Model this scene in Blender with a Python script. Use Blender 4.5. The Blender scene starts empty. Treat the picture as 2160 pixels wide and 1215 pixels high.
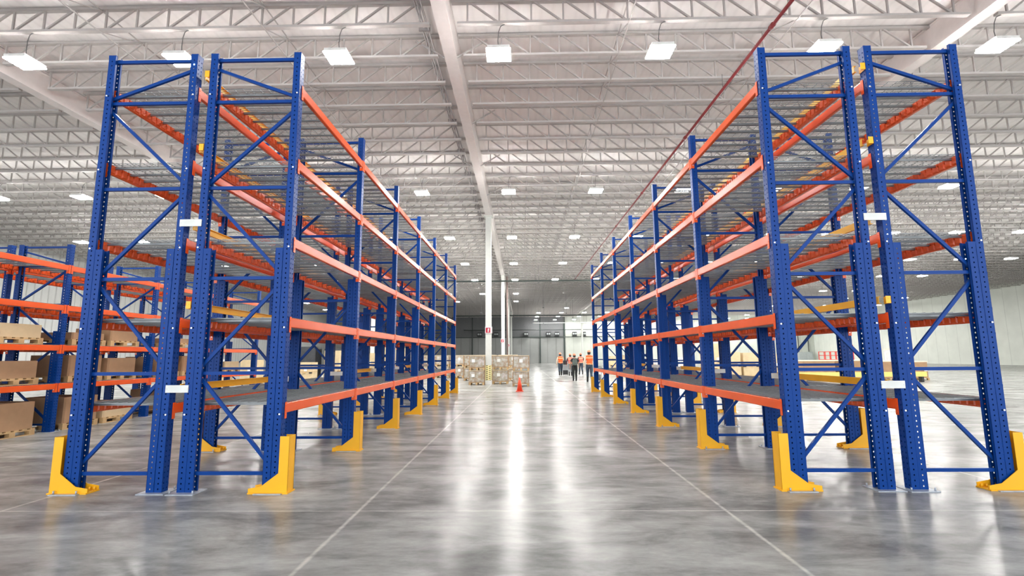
import bpy, bmesh, math, random
from mathutils import Vector, Matrix
C = bpy.context.scene
COL = C.collection
RND = random.Random(7)

# ---------------------------------------------------------------- camera
F_PX = 1048.43
cam_d = bpy.data.cameras.new('camera'); cam = bpy.data.objects.new('camera', cam_d); COL.objects.link(cam)
cam_d.sensor_fit = 'HORIZONTAL'; cam_d.sensor_width = 36.0; cam_d.lens = F_PX * 36.0 / 2160.0
cam_d.clip_start = 0.05; cam_d.clip_end = 400
RX = Vector((0.9997973, 0.0189874, -0.0066967)); RD = Vector((-0.0091989, 0.1349289, -0.9908126)); RF = Vector((-0.0179093, 0.9906733, 0.1350762))
cam.matrix_world = Matrix.Translation((0, 0, 1.6)) @ Matrix((RX, -RD, -RF)).transposed().to_4x4()
C.camera = cam

# ---------------------------------------------------------------- world, exposure, render-independent settings
w = bpy.data.worlds.new('world'); C.world = w; w.use_nodes = True
w.node_tree.nodes['Background'].inputs[0].default_value = (0.97, 0.98, 1.0, 1)
w.node_tree.nodes['Background'].inputs[1].default_value = 1.9
C.view_settings.view_transform = 'Standard'
C.view_settings.look = 'None'
C.view_settings.exposure = 0.9
C.view_settings.gamma = 1.0
LAMP_L = 155.0
C.cycles.max_bounces = 8; C.cycles.diffuse_bounces = 4; C.cycles.glossy_bounces = 3
C.cycles.transmission_bounces = 2; C.cycles.caustics_reflective = False; C.cycles.caustics_refractive = False
C.cycles.sample_clamp_indirect = 4.0

# ---------------------------------------------------------------- materials
def nodes(name):
    m = bpy.data.materials.new(name); m.use_nodes = True
    nt = m.node_tree; b = nt.nodes['Principled BSDF']
    return m, nt, b
def N(nt, typ, **kw):
    n = nt.nodes.new(typ)
    for k, v in kw.items():
        if hasattr(n, k): setattr(n, k, v)
    return n
def ramp(nt, stops, interp='LINEAR'):
    r = nt.nodes.new('ShaderNodeValToRGB'); r.color_ramp.interpolation = interp
    e = r.color_ramp.elements
    while len(e) < len(stops): e.new(0.5)
    for i, (p, c) in enumerate(stops):
        e[i].position = p; e[i].color = (*c, 1)
    return r
def mat(name, col, rough=0.5, metal=0.0, var=0.08, scale=6.0, bump=0.0, spec=0.5, coat=0.0):
    m, nt, b = nodes(name)
    tc = N(nt, 'ShaderNodeTexCoord'); ns = N(nt, 'ShaderNodeTexNoise'); ns.inputs['Scale'].default_value = scale; ns.inputs['Detail'].default_value = 4
    nt.links.new(tc.outputs['Object'], ns.inputs['Vector'])
    lo = tuple(max(0, c * (1 - var)) for c in col); hi = tuple(min(1, c * (1 + var)) for c in col)
    r = ramp(nt, [(0.3, lo), (0.7, hi)])
    nt.links.new(ns.outputs['Fac'], r.inputs['Fac']); nt.links.new(r.outputs['Color'], b.inputs['Base Color'])
    b.inputs['Roughness'].default_value = rough; b.inputs['Metallic'].default_value = metal
    b.inputs['Specular IOR Level'].default_value = spec
    if coat: b.inputs['Coat Weight'].default_value = coat; b.inputs['Coat Roughness'].default_value = 0.12
    if bump:
        bp = N(nt, 'ShaderNodeBump'); bp.inputs['Strength'].default_value = bump; bp.inputs['Distance'].default_value = 0.01
        nt.links.new(ns.outputs['Fac'], bp.inputs['Height']); nt.links.new(bp.outputs['Normal'], b.inputs['Normal'])
    return m
M = {}
M['blue'] = mat('blue_paint', (0.003, 0.047, 0.25), 0.36, var=0.06, scale=2.0, spec=0.16)
M['blue_dark'] = M['blue']
M['orange'] = mat('orange_paint', (0.84, 0.105, 0.014), 0.27, var=0.07, scale=2.0)
M['yellow'] = mat('yellow_paint', (0.92, 0.47, 0.012), 0.38, var=0.05, scale=3.0)
M['zinc'] = mat('galvanised_wire', (0.25, 0.27, 0.28), 0.42, metal=0.5, var=0.15, scale=9.0)
M['plate'] = mat('base_plate_zinc', (0.45, 0.50, 0.56), 0.45, metal=0.3, var=0.15, scale=12.0)
M['pin'] = mat('bright_pin', (0.85, 0.88, 0.92), 0.2, metal=0.3)
M['white_plate'] = mat('white_plate', (0.72, 0.76, 0.74), 0.5)
M['white_steel_shaded'] = mat('white_roof_shaded', (0.45, 0.425, 0.415), 0.5, var=0.04)  # white steel darkened below the deck: joist shadow lines put into the colour
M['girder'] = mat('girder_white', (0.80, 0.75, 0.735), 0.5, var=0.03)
M['column'] = mat('column_white', (0.68, 0.70, 0.66), 0.45, var=0.03)
M['grey_pipe'] = mat('grey_conduit', (0.10, 0.10, 0.10), 0.5)
M['red_pipe'] = mat('red_sprinkler_pipe', (0.22, 0.030, 0.035), 0.4)
M['green_pipe'] = mat('dark_green_pipe', (0.035, 0.05, 0.045), 0.5)
M['dark'] = mat('dark_machine', (0.018, 0.02, 0.022), 0.5)
M['rubber'] = mat('black_rubber', (0.012, 0.012, 0.013), 0.6)
M['wood'] = mat('pallet_pine', (0.55, 0.38, 0.19), 0.75, var=0.2, scale=5.0, bump=0.2)
M['wood_pale'] = mat('pale_pine', (0.72, 0.58, 0.36), 0.75, var=0.12, scale=5.0)
M['carton'] = mat('brown_carton', (0.40, 0.25, 0.14), 0.8, var=0.12, scale=3.0)
M['cream'] = mat('cream_carton', (0.62, 0.49, 0.30), 0.75, var=0.1, scale=3.0)
M['carton_top'] = mat('pale_carton_lid', (0.78, 0.74, 0.58), 0.7, var=0.05)
M['label'] = mat('white_label', (0.85, 0.86, 0.84), 0.5, var=0.02)
M['film_white'] = mat('white_film', (0.72, 0.74, 0.74), 0.25, var=0.12, scale=6.0, bump=0.4)
M['black_film'] = mat('black_stretch_film', (0.02, 0.022, 0.026), 0.25, var=0.3, scale=6.0, bump=0.5)
M['cone'] = mat('cone_orange', (0.92, 0.085, 0.03), 0.45, var=0.04)
M['signred'] = mat('sign_red', (0.42, 0.01, 0.035), 0.4, var=0.05)
M['signwhite'] = mat('sign_white', (0.82, 0.72, 0.74), 0.4, var=0.02)
M['skin'] = mat('skin', (0.42, 0.22, 0.14), 0.6)
M['hair'] = mat('dark_hair', (0.015, 0.011, 0.009), 0.6)
M['hat'] = mat('orange_hard_hat', (0.80, 0.23, 0.12), 0.3)
M['vest'] = mat('orange_vest', (0.95, 0.13, 0.025), 0.7, var=0.12, scale=14.0)
M['vest_red'] = mat('coral_vest', (0.85, 0.17, 0.12), 0.7, var=0.12, scale=14.0)
M['tape'] = mat('reflective_tape', (0.80, 0.50, 0.28), 0.4)
M['shirt_pale'] = mat('beige_shirt', (0.62, 0.50, 0.38), 0.8, var=0.1, scale=14.0)
M['shirt_dark'] = mat('dark_maroon_shirt', (0.07, 0.012, 0.018), 0.8, var=0.1)
M['shirt_black'] = mat('black_shirt', (0.02, 0.02, 0.022), 0.8)
M['jeans'] = mat('dark_jeans', (0.032, 0.050, 0.075), 0.85, var=0.2, scale=14.0)
M['trousers_grey'] = mat('grey_trousers', (0.16, 0.17, 0.18), 0.85, var=0.15, scale=14.0)
M['trousers_black'] = mat('black_trousers', (0.014, 0.016, 0.016), 0.85)
M['bag'] = mat('grey_backpack', (0.11, 0.14, 0.125), 0.7, var=0.2, scale=10.0)
M['cabinet'] = mat('grey_cabinet', (0.42, 0.46, 0.46), 0.45)
M['red_steel'] = mat('red_machine_paint', (0.55, 0.045, 0.03), 0.4)
M['caution'] = mat('caution_yellow', (0.80, 0.72, 0.20), 0.5)

def emission(name, col, strength):
    m = bpy.data.materials.new(name); m.use_nodes = True; nt = m.node_tree
    for n in list(nt.nodes): nt.nodes.remove(n)
    e = nt.nodes.new('ShaderNodeEmission'); o = nt.nodes.new('ShaderNodeOutputMaterial')
    e.inputs[0].default_value = (*col, 1); e.inputs[1].default_value = strength
    nt.links.new(e.outputs[0], o.inputs[0]); return m
M['led'] = emission('led_strip', (1.0, 0.985, 0.95), LAMP_L)
M['housing'] = mat('lamp_housing', (0.75, 0.76, 0.74), 0.4)

def floor_mat():
    m, nt, b = nodes('polished_concrete'); L = nt.links
    tc = N(nt, 'ShaderNodeTexCoord')
    n1 = N(nt, 'ShaderNodeTexNoise'); n1.inputs['Scale'].default_value = 0.8; n1.inputs['Detail'].default_value = 11; n1.inputs['Roughness'].default_value = 0.70; n1.inputs['Distortion'].default_value = 0.35
    mp = N(nt, 'ShaderNodeMapping'); mp.inputs['Scale'].default_value = (0.75, 1.7, 1)
    L.new(tc.outputs['Object'], mp.inputs['Vector']); L.new(mp.outputs['Vector'], n1.inputs['Vector'])
    n2 = N(nt, 'ShaderNodeTexNoise'); n2.inputs['Scale'].default_value = 3.2; n2.inputs['Detail'].default_value = 9; n2.inputs['Roughness'].default_value = 0.66; n2.inputs['Distortion'].default_value = 0.35
    L.new(mp.outputs['Vector'], n2.inputs['Vector'])
    r1 = ramp(nt, [(0.16, (0.075, 0.076, 0.075)), (0.38, (0.195, 0.198, 0.193)), (0.52, (0.32, 0.327, 0.316)), (0.78, (0.51, 0.518, 0.50))])
    L.new(n1.outputs['Fac'], r1.inputs['Fac'])
    r2 = ramp(nt, [(0.20, (0.66, 0.66, 0.66)), (0.50, (0.98, 0.98, 0.98)), (0.80, (1.25, 1.25, 1.25))])
    L.new(n2.outputs['Fac'], r2.inputs['Fac'])
    mx = N(nt, 'ShaderNodeMix'); mx.data_type = 'RGBA'; mx.blend_type = 'MULTIPLY'; mx.inputs['Factor'].default_value = 1.0
    L.new(r1.outputs['Color'], mx.inputs[6]); L.new(r2.outputs['Color'], mx.inputs[7])
    # saw-cut joints with pale filler: along y at x=-1.72, 2.10 ; along x at y=5.44, 8.92 ...
    sep = N(nt, 'ShaderNodeSeparateXYZ')
    nj = N(nt, 'ShaderNodeTexNoise'); nj.inputs['Scale'].default_value = 5.0; nj.inputs['Detail'].default_value = 8; nj.inputs['Roughness'].default_value = 0.75
    L.new(tc.outputs['Object'], nj.inputs['Vector'])
    L.new(tc.outputs['Object'], sep.inputs[0])
    def line(axis, off, period, width):
        a = N(nt, 'ShaderNodeMath', operation='SUBTRACT'); L.new(sep.outputs[axis], a.inputs[0]); a.inputs[1].default_value = off
        pm = N(nt, 'ShaderNodeMath', operation='PINGPONG'); L.new(a.outputs[0], pm.inputs[0]); pm.inputs[1].default_value = period / 2
        wn = N(nt, 'ShaderNodeMath', operation='MULTIPLY'); L.new(nj.outputs['Fac'], wn.inputs[0]); wn.inputs[1].default_value = width * 2.2
        d = N(nt, 'ShaderNodeMath', operation='DIVIDE'); L.new(pm.outputs[0], d.inputs[0]); L.new(wn.outputs[0], d.inputs[1])
        s = N(nt, 'ShaderNodeMath', operation='SUBTRACT', use_clamp=True); s.inputs[0].default_value = 1.25; L.new(d.outputs[0], s.inputs[1])
        return s
    lx = line(0, -1.72, 3.82, 0.020); ly = line(1, 5.44, 3.48, 0.012)
    mxm = N(nt, 'ShaderNodeMath', operation='MAXIMUM'); L.new(lx.outputs[0], mxm.inputs[0])
    lym = N(nt, 'ShaderNodeMath', operation='MULTIPLY'); L.new(ly.outputs[0], lym.inputs[0]); lym.inputs[1].default_value = 1.0
    L.new(lym.outputs[0], mxm.inputs[1])
    jf = N(nt, 'ShaderNodeMath', operation='MULTIPLY'); L.new(mxm.outputs[0], jf.inputs[0]); jf.inputs[1].default_value = 0.85
    jn = N(nt, 'ShaderNodeMath', operation='MULTIPLY'); L.new(jf.outputs[0], jn.inputs[0]); jr = N(nt, 'ShaderNodeMapRange'); L.new(n2.outputs['Fac'], jr.inputs['Value']); jr.inputs['From Min'].default_value = 0.32; jr.inputs['From Max'].default_value = 0.6; jr.inputs['To Min'].default_value = 0.25; L.new(jr.outputs[0], jn.inputs[1]); jf = jn
    mj = N(nt, 'ShaderNodeMix'); mj.data_type = 'RGBA'; L.new(jf.outputs[0], mj.inputs['Factor']); L.new(mx.outputs[2], mj.inputs[6]); mj.inputs[7].default_value = (0.62, 0.61, 0.57, 1)
    L.new(mj.outputs[2], b.inputs['Base Color'])
    rr = N(nt, 'ShaderNodeMapRange'); rr.inputs['From Min'].default_value = 0.3; rr.inputs['From Max'].default_value = 0.7; rr.inputs['To Min'].default_value = 0.19; rr.inputs['To Max'].default_value = 0.27
    L.new(n1.outputs['Fac'], rr.inputs['Value']); L.new(rr.outputs[0], b.inputs['Roughness'])
    b.inputs['Specular IOR Level'].default_value = 0.08
    return m
M['floor'] = floor_mat()

def ribbed(name, col, axis, period, depth=0.6, rough=0.5, dark=0.86, width=0.12):
    """painted metal panels with narrow joints every `period` metres along axis"""
    m, nt, b = nodes(name); L = nt.links
    tc = N(nt, 'ShaderNodeTexCoord'); sep = N(nt, 'ShaderNodeSeparateXYZ'); L.new(tc.outputs['Object'], sep.inputs[0])
    pm = N(nt, 'ShaderNodeMath', operation='PINGPONG'); L.new(sep.outputs[axis], pm.inputs[0]); pm.inputs[1].default_value = period / 2
    mr = N(nt, 'ShaderNodeMapRange'); L.new(pm.outputs[0], mr.inputs['Value']); mr.inputs['From Min'].default_value = 0; mr.inputs['From Max'].default_value = width * period / 2
    mr.inputs['To Min'].default_value = 0; mr.inputs['To Max'].default_value = 1
    r = ramp(nt, [(0, tuple(c * dark for c in col)), (1, col)])
    L.new(mr.outputs[0], r.inputs['Fac'])
    ns = N(nt, 'ShaderNodeTexNoise'); ns.inputs['Scale'].default_value = 0.6; ns.inputs['Detail'].default_value = 4; L.new(tc.outputs['Object'], ns.inputs['Vector'])
    r2 = ramp(nt, [(0.3, (0.93, 0.93, 0.93)), (0.7, (1.04, 1.04, 1.04))]); L.new(ns.outputs['Fac'], r2.inputs['Fac'])
    mx = N(nt, 'ShaderNodeMix'); mx.data_type = 'RGBA'; mx.blend_type = 'MULTIPLY'; mx.inputs['Factor'].default_value = 1
    L.new(r.outputs['Color'], mx.inputs[6]); L.new(r2.outputs['Color'], mx.inputs[7]); L.new(mx.outputs[2], b.inputs['Base Color'])
    b.inputs['Roughness'].default_value = rough
    bp = N(nt, 'ShaderNodeBump'); bp.inputs['Strength'].default_value = depth; bp.inputs['Distance'].default_value = 0.03
    L.new(mr.outputs[0], bp.inputs['Height']); L.new(bp.outputs['Normal'], b.inputs['Normal'])
    return m
M['deck'] = ribbed('roof_deck', (0.88, 0.85, 0.835), 0, 0.30, 0.12, 0.6, 0.95, 0.5)
M['wall_grey'] = ribbed('grey_panel', (0.30, 0.31, 0.30), 0, 1.85, 0.4, 0.5, 0.45, 0.06)
M['wall_pale'] = ribbed('pale_panel', (0.52, 0.55, 0.50), 0, 1.85, 0.4, 0.5, 0.7, 0.06)
M['wall_left'] = ribbed('white_corrugated', (0.66, 0.67, 0.66), 1, 0.6, 0.8, 0.5, 0.75, 0.3)

def hazard_mat():
    m, nt, b = nodes('hazard_yellow_black'); L = nt.links
    tc = N(nt, 'ShaderNodeTexCoord'); sep = N(nt, 'ShaderNodeSeparateXYZ'); L.new(tc.outputs['Object'], sep.inputs[0])
    a = N(nt, 'ShaderNodeMath', operation='ADD'); L.new(sep.outputs[0], a.inputs[0]); L.new(sep.outputs[1], a.inputs[1])
    # slanted dashes: rows in z shifted with x
    sl = N(nt, 'ShaderNodeMath', operation='MULTIPLY_ADD'); L.new(a.outputs[0], sl.inputs[0]); sl.inputs[1].default_value = -0.4; L.new(sep.outputs[2], sl.inputs[2])
    p1 = N(nt, 'ShaderNodeMath', operation='PINGPONG'); L.new(sl.outputs[0], p1.inputs[0]); p1.inputs[1].default_value = 0.055
    p2 = N(nt, 'ShaderNodeMath', operation='PINGPONG'); L.new(a.outputs[0], p2.inputs[0]); p2.inputs[1].default_value = 0.085
    c1 = N(nt, 'ShaderNodeMath', operation='GREATER_THAN'); L.new(p1.outputs[0], c1.inputs[0]); c1.inputs[1].default_value = 0.036
    c2 = N(nt, 'ShaderNodeMath', operation='GREATER_THAN'); L.new(p2.outputs[0], c2.inputs[0]); c2.inputs[1].default_value = 0.034
    mu = N(nt, 'ShaderNodeMath', operation='MULTIPLY'); L.new(c1.outputs[0], mu.inputs[0]); L.new(c2.outputs[0], mu.inputs[1])
    mx = N(nt, 'ShaderNodeMix'); mx.data_type = 'RGBA'; L.new(mu.outputs[0], mx.inputs['Factor']); mx.inputs[6].default_value = (0.85, 0.78, 0.38, 1); mx.inputs[7].default_value = (0.03, 0.03, 0.025, 1)
    L.new(mx.outputs[2], b.inputs['Base Color']); b.inputs['Roughness'].default_value = 0.5
    return m
M['hazard'] = hazard_mat()

def wrapped_mat(name, seedz):
    """carton seen through crumpled clear film: brown bottom, greenish and greyish film patches"""
    m, nt, b = nodes(name); L = nt.links
    tc = N(nt, 'ShaderNodeTexCoord'); mp = N(nt, 'ShaderNodeMapping'); mp.inputs['Location'].default_value = (seedz, seedz * 2, seedz); L.new(tc.outputs['Object'], mp.inputs['Vector'])
    n1 = N(nt, 'ShaderNodeTexNoise'); n1.inputs['Scale'].default_value = 5.5; n1.inputs['Detail'].default_value = 6; n1.inputs['Distortion'].default_value = 0.15; L.new(mp.outputs[0], n1.inputs['Vector'])
    r1 = ramp(nt, [(0.32, (0.30, 0.21, 0.14)), (0.46, (0.40, 0.33, 0.25)), (0.54, (0.42, 0.41, 0.33)), (0.62, (0.50, 0.46, 0.44)), (0.74, (0.66, 0.63, 0.62))])
    L.new(n1.outputs['Fac'], r1.inputs['Fac']); L.new(r1.outputs['Color'], b.inputs['Base Color'])
    n2 = N(nt, 'ShaderNodeTexNoise'); n2.inputs['Scale'].default_value = 9; n2.inputs['Detail'].default_value = 4; n2.inputs['Distortion'].default_value = 1.2; L.new(mp.outputs[0], n2.inputs['Vector'])
    bp = N(nt, 'ShaderNodeBump'); bp.inputs['Strength'].default_value = 0.3; bp.inputs['Distance'].default_value = 0.03; L.new(n2.outputs['Fac'], bp.inputs['Height']); L.new(bp.outputs['Normal'], b.inputs['Normal'])
    b.inputs['Roughness'].default_value = 0.28; b.inputs['Coat Weight'].default_value = 0.5
    return m
M['wrap_a'] = wrapped_mat('film_wrapped_carton', 1.3); M['wrap_b'] = wrapped_mat('film_wrapped_carton_b', 7.1); M['wrap_c'] = wrapped_mat('film_wrapped_carton_c', 4.4)

# ---------------------------------------------------------------- mesh helpers
class MB:
    def __init__(s): s.v = []; s.f = []; s.mi = []; s.sm = []
    def face(s, idx, mi=0, sm=False): s.f.append(tuple(idx)); s.mi.append(mi); s.sm.append(sm)
    def quad(s, pts, mi=0):
        k = len(s.v); s.v += [tuple(p) for p in pts]; s.face(range(k, k + len(pts)), mi)
    def box(s, x0, x1, y0, y1, z0, z1, mi=0):
        if x0 > x1: x0, x1 = x1, x0
        if y0 > y1: y0, y1 = y1, y0
        if z0 > z1: z0, z1 = z1, z0
        k = len(s.v)
        s.v += [(x0, y0, z0), (x1, y0, z0), (x1, y1, z0), (x0, y1, z0), (x0, y0, z1), (x1, y0, z1), (x1, y1, z1), (x0, y1, z1)]
        for f in ((0, 3, 2, 1), (4, 5, 6, 7), (0, 1, 5, 4), (1, 2, 6, 5), (2, 3, 7, 6), (3, 0, 4, 7)): s.face([k + i for i in f], mi)
        return s
    def prism(s, poly, axis, a0, a1, mi=0):
        """poly: 2D points in the plane across `axis`; extruded from a0 to a1. axis y: (x,z); x: (y,z); z: (x,y)"""
        def P(p, a): return {'y': (p[0], a, p[1]), 'x': (a, p[0], p[1]), 'z': (p[0], p[1], a)}[axis]
        k = len(s.v); n = len(poly)
        s.v += [P(p, a0) for p in poly] + [P(p, a1) for p in poly]
        s.face(range(k, k + n), mi); s.face(range(k + 2 * n - 1, k + n - 1, -1), mi)
        for i in range(n):
            j = (i + 1) % n; s.face((k + i, k + n + i, k + n + j, k + j), mi)
        return s
    def tube(s, p0, p1, r, n=8, mi=0, r1=None, cap=True):
        p0, p1 = Vector(p0), Vector(p1); d = (p1 - p0).normalized(); r1 = r if r1 is None else r1
        u = d.orthogonal().normalized() if abs(d.z) > 0.99 else d.cross(Vector((0, 0, 1))).normalized()
        v = d.cross(u); k = len(s.v)
        for q, rr in ((p0, r), (p1, r1)):
            for i in range(n):
                a = 2 * math.pi * (i + 0.5) / n; s.v.append(tuple(q + (u * math.cos(a) + v * math.sin(a)) * rr))
        for i in range(n):
            j = (i + 1) % n; s.face((k + i, k + n + i, k + n + j, k + j), mi, n > 5)
        if cap: s.face(range(k, k + n), mi); s.face(range(k + 2 * n - 1, k + n - 1, -1), mi)
        return s
    def bar(s, p0, p1, wd, ht, mi=0, up=(0, 1, 0)):
        """rectangular bar from p0 to p1; `up` direction has thickness ht"""
        p0, p1 = Vector(p0), Vector(p1); d = (p1 - p0).normalized(); up = Vector(up); u = d.cross(up).normalized(); v = u.cross(d).normalized()
        k = len(s.v)
        for q in (p0, p1):
            for a, b in ((-1, -1), (1, -1), (1, 1), (-1, 1)): s.v.append(tuple(q + u * a * wd / 2 + v * b * ht / 2))
        for f in ((0, 1, 2, 3), (7, 6, 5, 4), (0, 4, 5, 1), (1, 5, 6, 2), (2, 6, 7, 3), (3, 7, 4, 0)): s.face([k + i for i in f], mi)
        return s
    def mesh(s, name, mats):
        me = bpy.data.meshes.new(name); me.from_pydata(s.v, [], s.f)
        for m in mats: me.materials.append(m)
        me.polygons.foreach_set('material_index', s.mi); me.polygons.foreach_set('use_smooth', s.sm)
        me.update()
        bm = bmesh.new(); bm.from_mesh(me); bmesh.ops.recalc_face_normals(bm, faces=bm.faces); bm.to_mesh(me); bm.free()
        return me

def link(name, me, parent=None, loc=None, rot=None):
    o = bpy.data.objects.new(name, me); COL.objects.link(o)
    if parent: o.parent = parent
    if loc: o.location = loc
    if rot: o.rotation_euler = rot
    return o
def tag(o, label=None, cat=None, group=None, kind=None):
    if label: o['label'] = label
    if cat: o['category'] = cat
    if group: o['group'] = group
    if kind: o['kind'] = kind
    return o
def empty(name, loc, label, cat, group=None, rz=0):
    o = bpy.data.objects.new(name, None); COL.objects.link(o); o.location = loc; o.rotation_euler = (0, 0, rz); o.empty_display_size = 0.1
    return tag(o, label, cat, group)
def struct(name, me, label=None):
    o = link(name, me); o['kind'] = 'structure'; o['label'] = label or name.replace('_', ' '); return o
ORD = ['first', 'second', 'third', 'fourth', 'fifth', 'sixth', 'seventh', 'eighth', 'ninth', 'tenth', 'eleventh', 'twelfth', 'thirteenth', 'fourteenth', 'fifteenth']

# ================================================================ SETTING
X0, X1, YF, YB, ZC = -38.0, 62.0, -12.0, 107.0, 10.5
struct('floor', MB().box(X0, X1, YF, YB, -0.3, 0).mesh('floor', [M['floor']]), 'polished grey concrete floor with pale saw cut joints')
struct('ceiling', MB().box(X0, X1, YF, YB, ZC, ZC + 0.2).mesh('ceiling', [M['deck']]), 'white ribbed metal roof deck')
struct('wall_left', MB().box(X0 - 0.3, X0, YF, YB, 0, ZC).mesh('wall_left', [M['wall_left']]), 'white corrugated wall far to the left')
struct('wall_right', MB().box(X1, X1 + 0.3, YF, YB, 0, ZC).mesh('wall_right', [ribbed('pale_panel_side', (0.74, 0.77, 0.71), 1, 1.85, 0.4, 0.5, 0.75, 0.05)]), 'white wall far to the right')
struct('wall_back', MB().box(X0, 9.2, YB, YB + 0.3, 0, ZC).mesh('wall_back', [M['wall_grey']]), 'dark grey panelled wall at the far end')
struct('wall_far', MB().box(9.2, X1, YB, YB + 0.3, 0, ZC).mesh('wall_far', [M['wall_pale']]), 'pale panelled wall at the far right end')
b = MB().box(X0, 9.2, YB - 0.16, YB, 5.42, 5.62); b.box(9.2, 24, YB - 0.16, YB, 5.5, 5.6)
struct('trim_1', b.mesh('trim', [M['green_pipe']]), 'dark rail running across the far wall')
b = MB()
for x, wd in ((4.0, 0.26), (9.2, 0.34), (-10.5, 0.2)): b.box(x - wd / 2, x + wd / 2, YB - 0.22, YB, 0, 9.8)
struct('trim_2', b.mesh('trim', [M['green_pipe']]), 'dark upright strips on the far wall')
struct('trim_3', MB().box(X0, 9.0, YB - 0.1, YB, 5.62, ZC).mesh('trim', [mat('dark_grey_cladding', (0.14, 0.145, 0.15), 0.6)]), 'dark band of cladding above the rail')

# roof joists (run along x, every 1.33 m) : left and right of the main girder the diagonals lean opposite ways
def joist_mesh(x0, x1, lean):
    b = MB(); zt, zb = 10.44, 9.84; n = int((x1 - x0) / 0.80)
    b.box(x0, x1, -0.055, 0.055, zt - 0.05, zt + 0.02); b.box(x0 + 0.15, x1 - 0.15, -0.06, 0.06, zb - 0.035, zb + 0.025)
    for i in range(n + 1):
        x = (x1 - 0.4 - i * 0.80) if lean > 0 else (x0 + 0.4 + i * 0.80)
        if x < x0 + 0.1 or x > x1 - 0.1: continue
        b.box(x - 0.02, x + 0.02, -0.02, 0.02, zb, zt)
        xn = x - 0.80 * lean
        if x0 < xn < x1: b.bar((x - 0.06 * lean, 0, zt - 0.02), (xn, 0, zb), 0.042, 0.042)
    return b.mesh('roof_joist', [M['white_steel_shaded']])
GX = -1.88   # main girder centre line
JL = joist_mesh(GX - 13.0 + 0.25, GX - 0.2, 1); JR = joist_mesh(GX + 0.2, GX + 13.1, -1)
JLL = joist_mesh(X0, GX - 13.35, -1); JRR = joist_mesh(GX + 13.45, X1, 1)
y = 0.73; k = 0
while y < YB - 0.5:
    near = k < 15
    for me, side in ((JL, 'left'), (JR, 'right'), (JLL, 'far left'), (JRR, 'far right')):
        if side.startswith('far') and k > 26: pass
        if side in ('left', 'right'):
            if near: lab = 'white open web roof joist %s of the main girder, %s from the camera' % (side, ORD[k])
            else: lab = 'white open web roof joist in the distant roof, %s of the main girder' % side
        else: lab = 'white open web roof joist out towards the %s wall of the hall' % side.split()[1]
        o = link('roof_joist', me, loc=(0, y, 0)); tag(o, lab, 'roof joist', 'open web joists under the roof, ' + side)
    y += 1.335; k += 1

def girder_mesh(x):
    b = MB(); b.box(x - 0.17, x + 0.17, -8, YB - 0.3, 9.78, 9.82); b.box(x - 0.17, x + 0.17, -8, YB - 0.3, 10.42, 10.48); b.box(x + 0.10, x + 0.16, -8, YB - 0.3, 9.8, 10.45); b.box(x - 0.16, x - 0.10, -8, YB - 0.3, 9.8, 10.45)
    return b.mesh('roof_girder', [M['girder']])
for x, lab in ((GX, 'long white box girder above the aisle, carried by the tall columns'), (GX + 13.27, 'white box girder over the right hand racks'), (GX - 13.17, 'white box girder over the left hand racks')):
    o = link('roof_girder', girder_mesh(x)); tag(o, lab, 'roof girder', 'main roof girders')
# bridging angles running along y between joists
def bridging(x, lab):
    b = MB()
    b.box(x - 0.012, x + 0.012, 0.7, 70, 9.79, 9.815); b.box(x - 0.012, x + 0.012, 0.7, 70, 10.36, 10.385)
    yy = 0.73
    for i in range(30):
        if i % 1 == 0:
            b.bar((x, yy, 9.81), (x, yy + 1.335, 10.37), 0.022, 0.022, up=(1, 0, 0))
        yy += 1.335
    o = link('joist_bridging', b.mesh('joist_bridging', [M['white_steel_shaded']])); tag(o, lab, 'roof bracing')
bridging(2.75, 'thin white cross bracing between the roof joists, right of the main girder')
bridging(6.9, 'thin white cross bracing between the roof joists beside the red pipe')
bridging(-6.4, 'thin white cross bracing between the roof joists over the left rack')
bridging(-10.6, 'thin white cross bracing between the roof joists, furthest left')
# knee braces from the main girder to joists
for i, (yy, sx) in enumerate(((12.8, 1), (12.8, -1), (16.8, 1), (20.8, -1), (20.8, 1), (24.8, 1))):
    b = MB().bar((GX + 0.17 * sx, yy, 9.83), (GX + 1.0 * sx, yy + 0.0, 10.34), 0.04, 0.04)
    o = link('knee_brace', b.mesh('knee_brace', [M['white_steel_shaded']])); tag(o, 'white knee brace on the %s side of the main girder, %d metres from the camera' % ('right' if sx > 0 else 'left', round(yy)), 'roof brace', 'knee braces on the main girder')
# conduit bundle left of the girder
b = MB()
for dx, z, r in ((-0.55, 10.30, 0.022), (-0.62, 10.24, 0.018), (-0.70, 10.31, 0.022), (-0.50, 10.18, 0.014)):
    b.tube((GX + dx, 1, z), (GX + dx, 100, z), r, 6)
for i in range(40): b.box(GX - 0.76, GX - 0.46, 1.4 + i * 2.67, 1.44 + i * 2.67, 10.15, 10.34)
o = link('conduit_bundle', b.mesh('conduit_bundle', [mat('conduit_grey', (0.33, 0.31, 0.31), 0.5)])); tag(o, 'bundle of grey conduits running beside the main roof girder', 'conduit')

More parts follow.
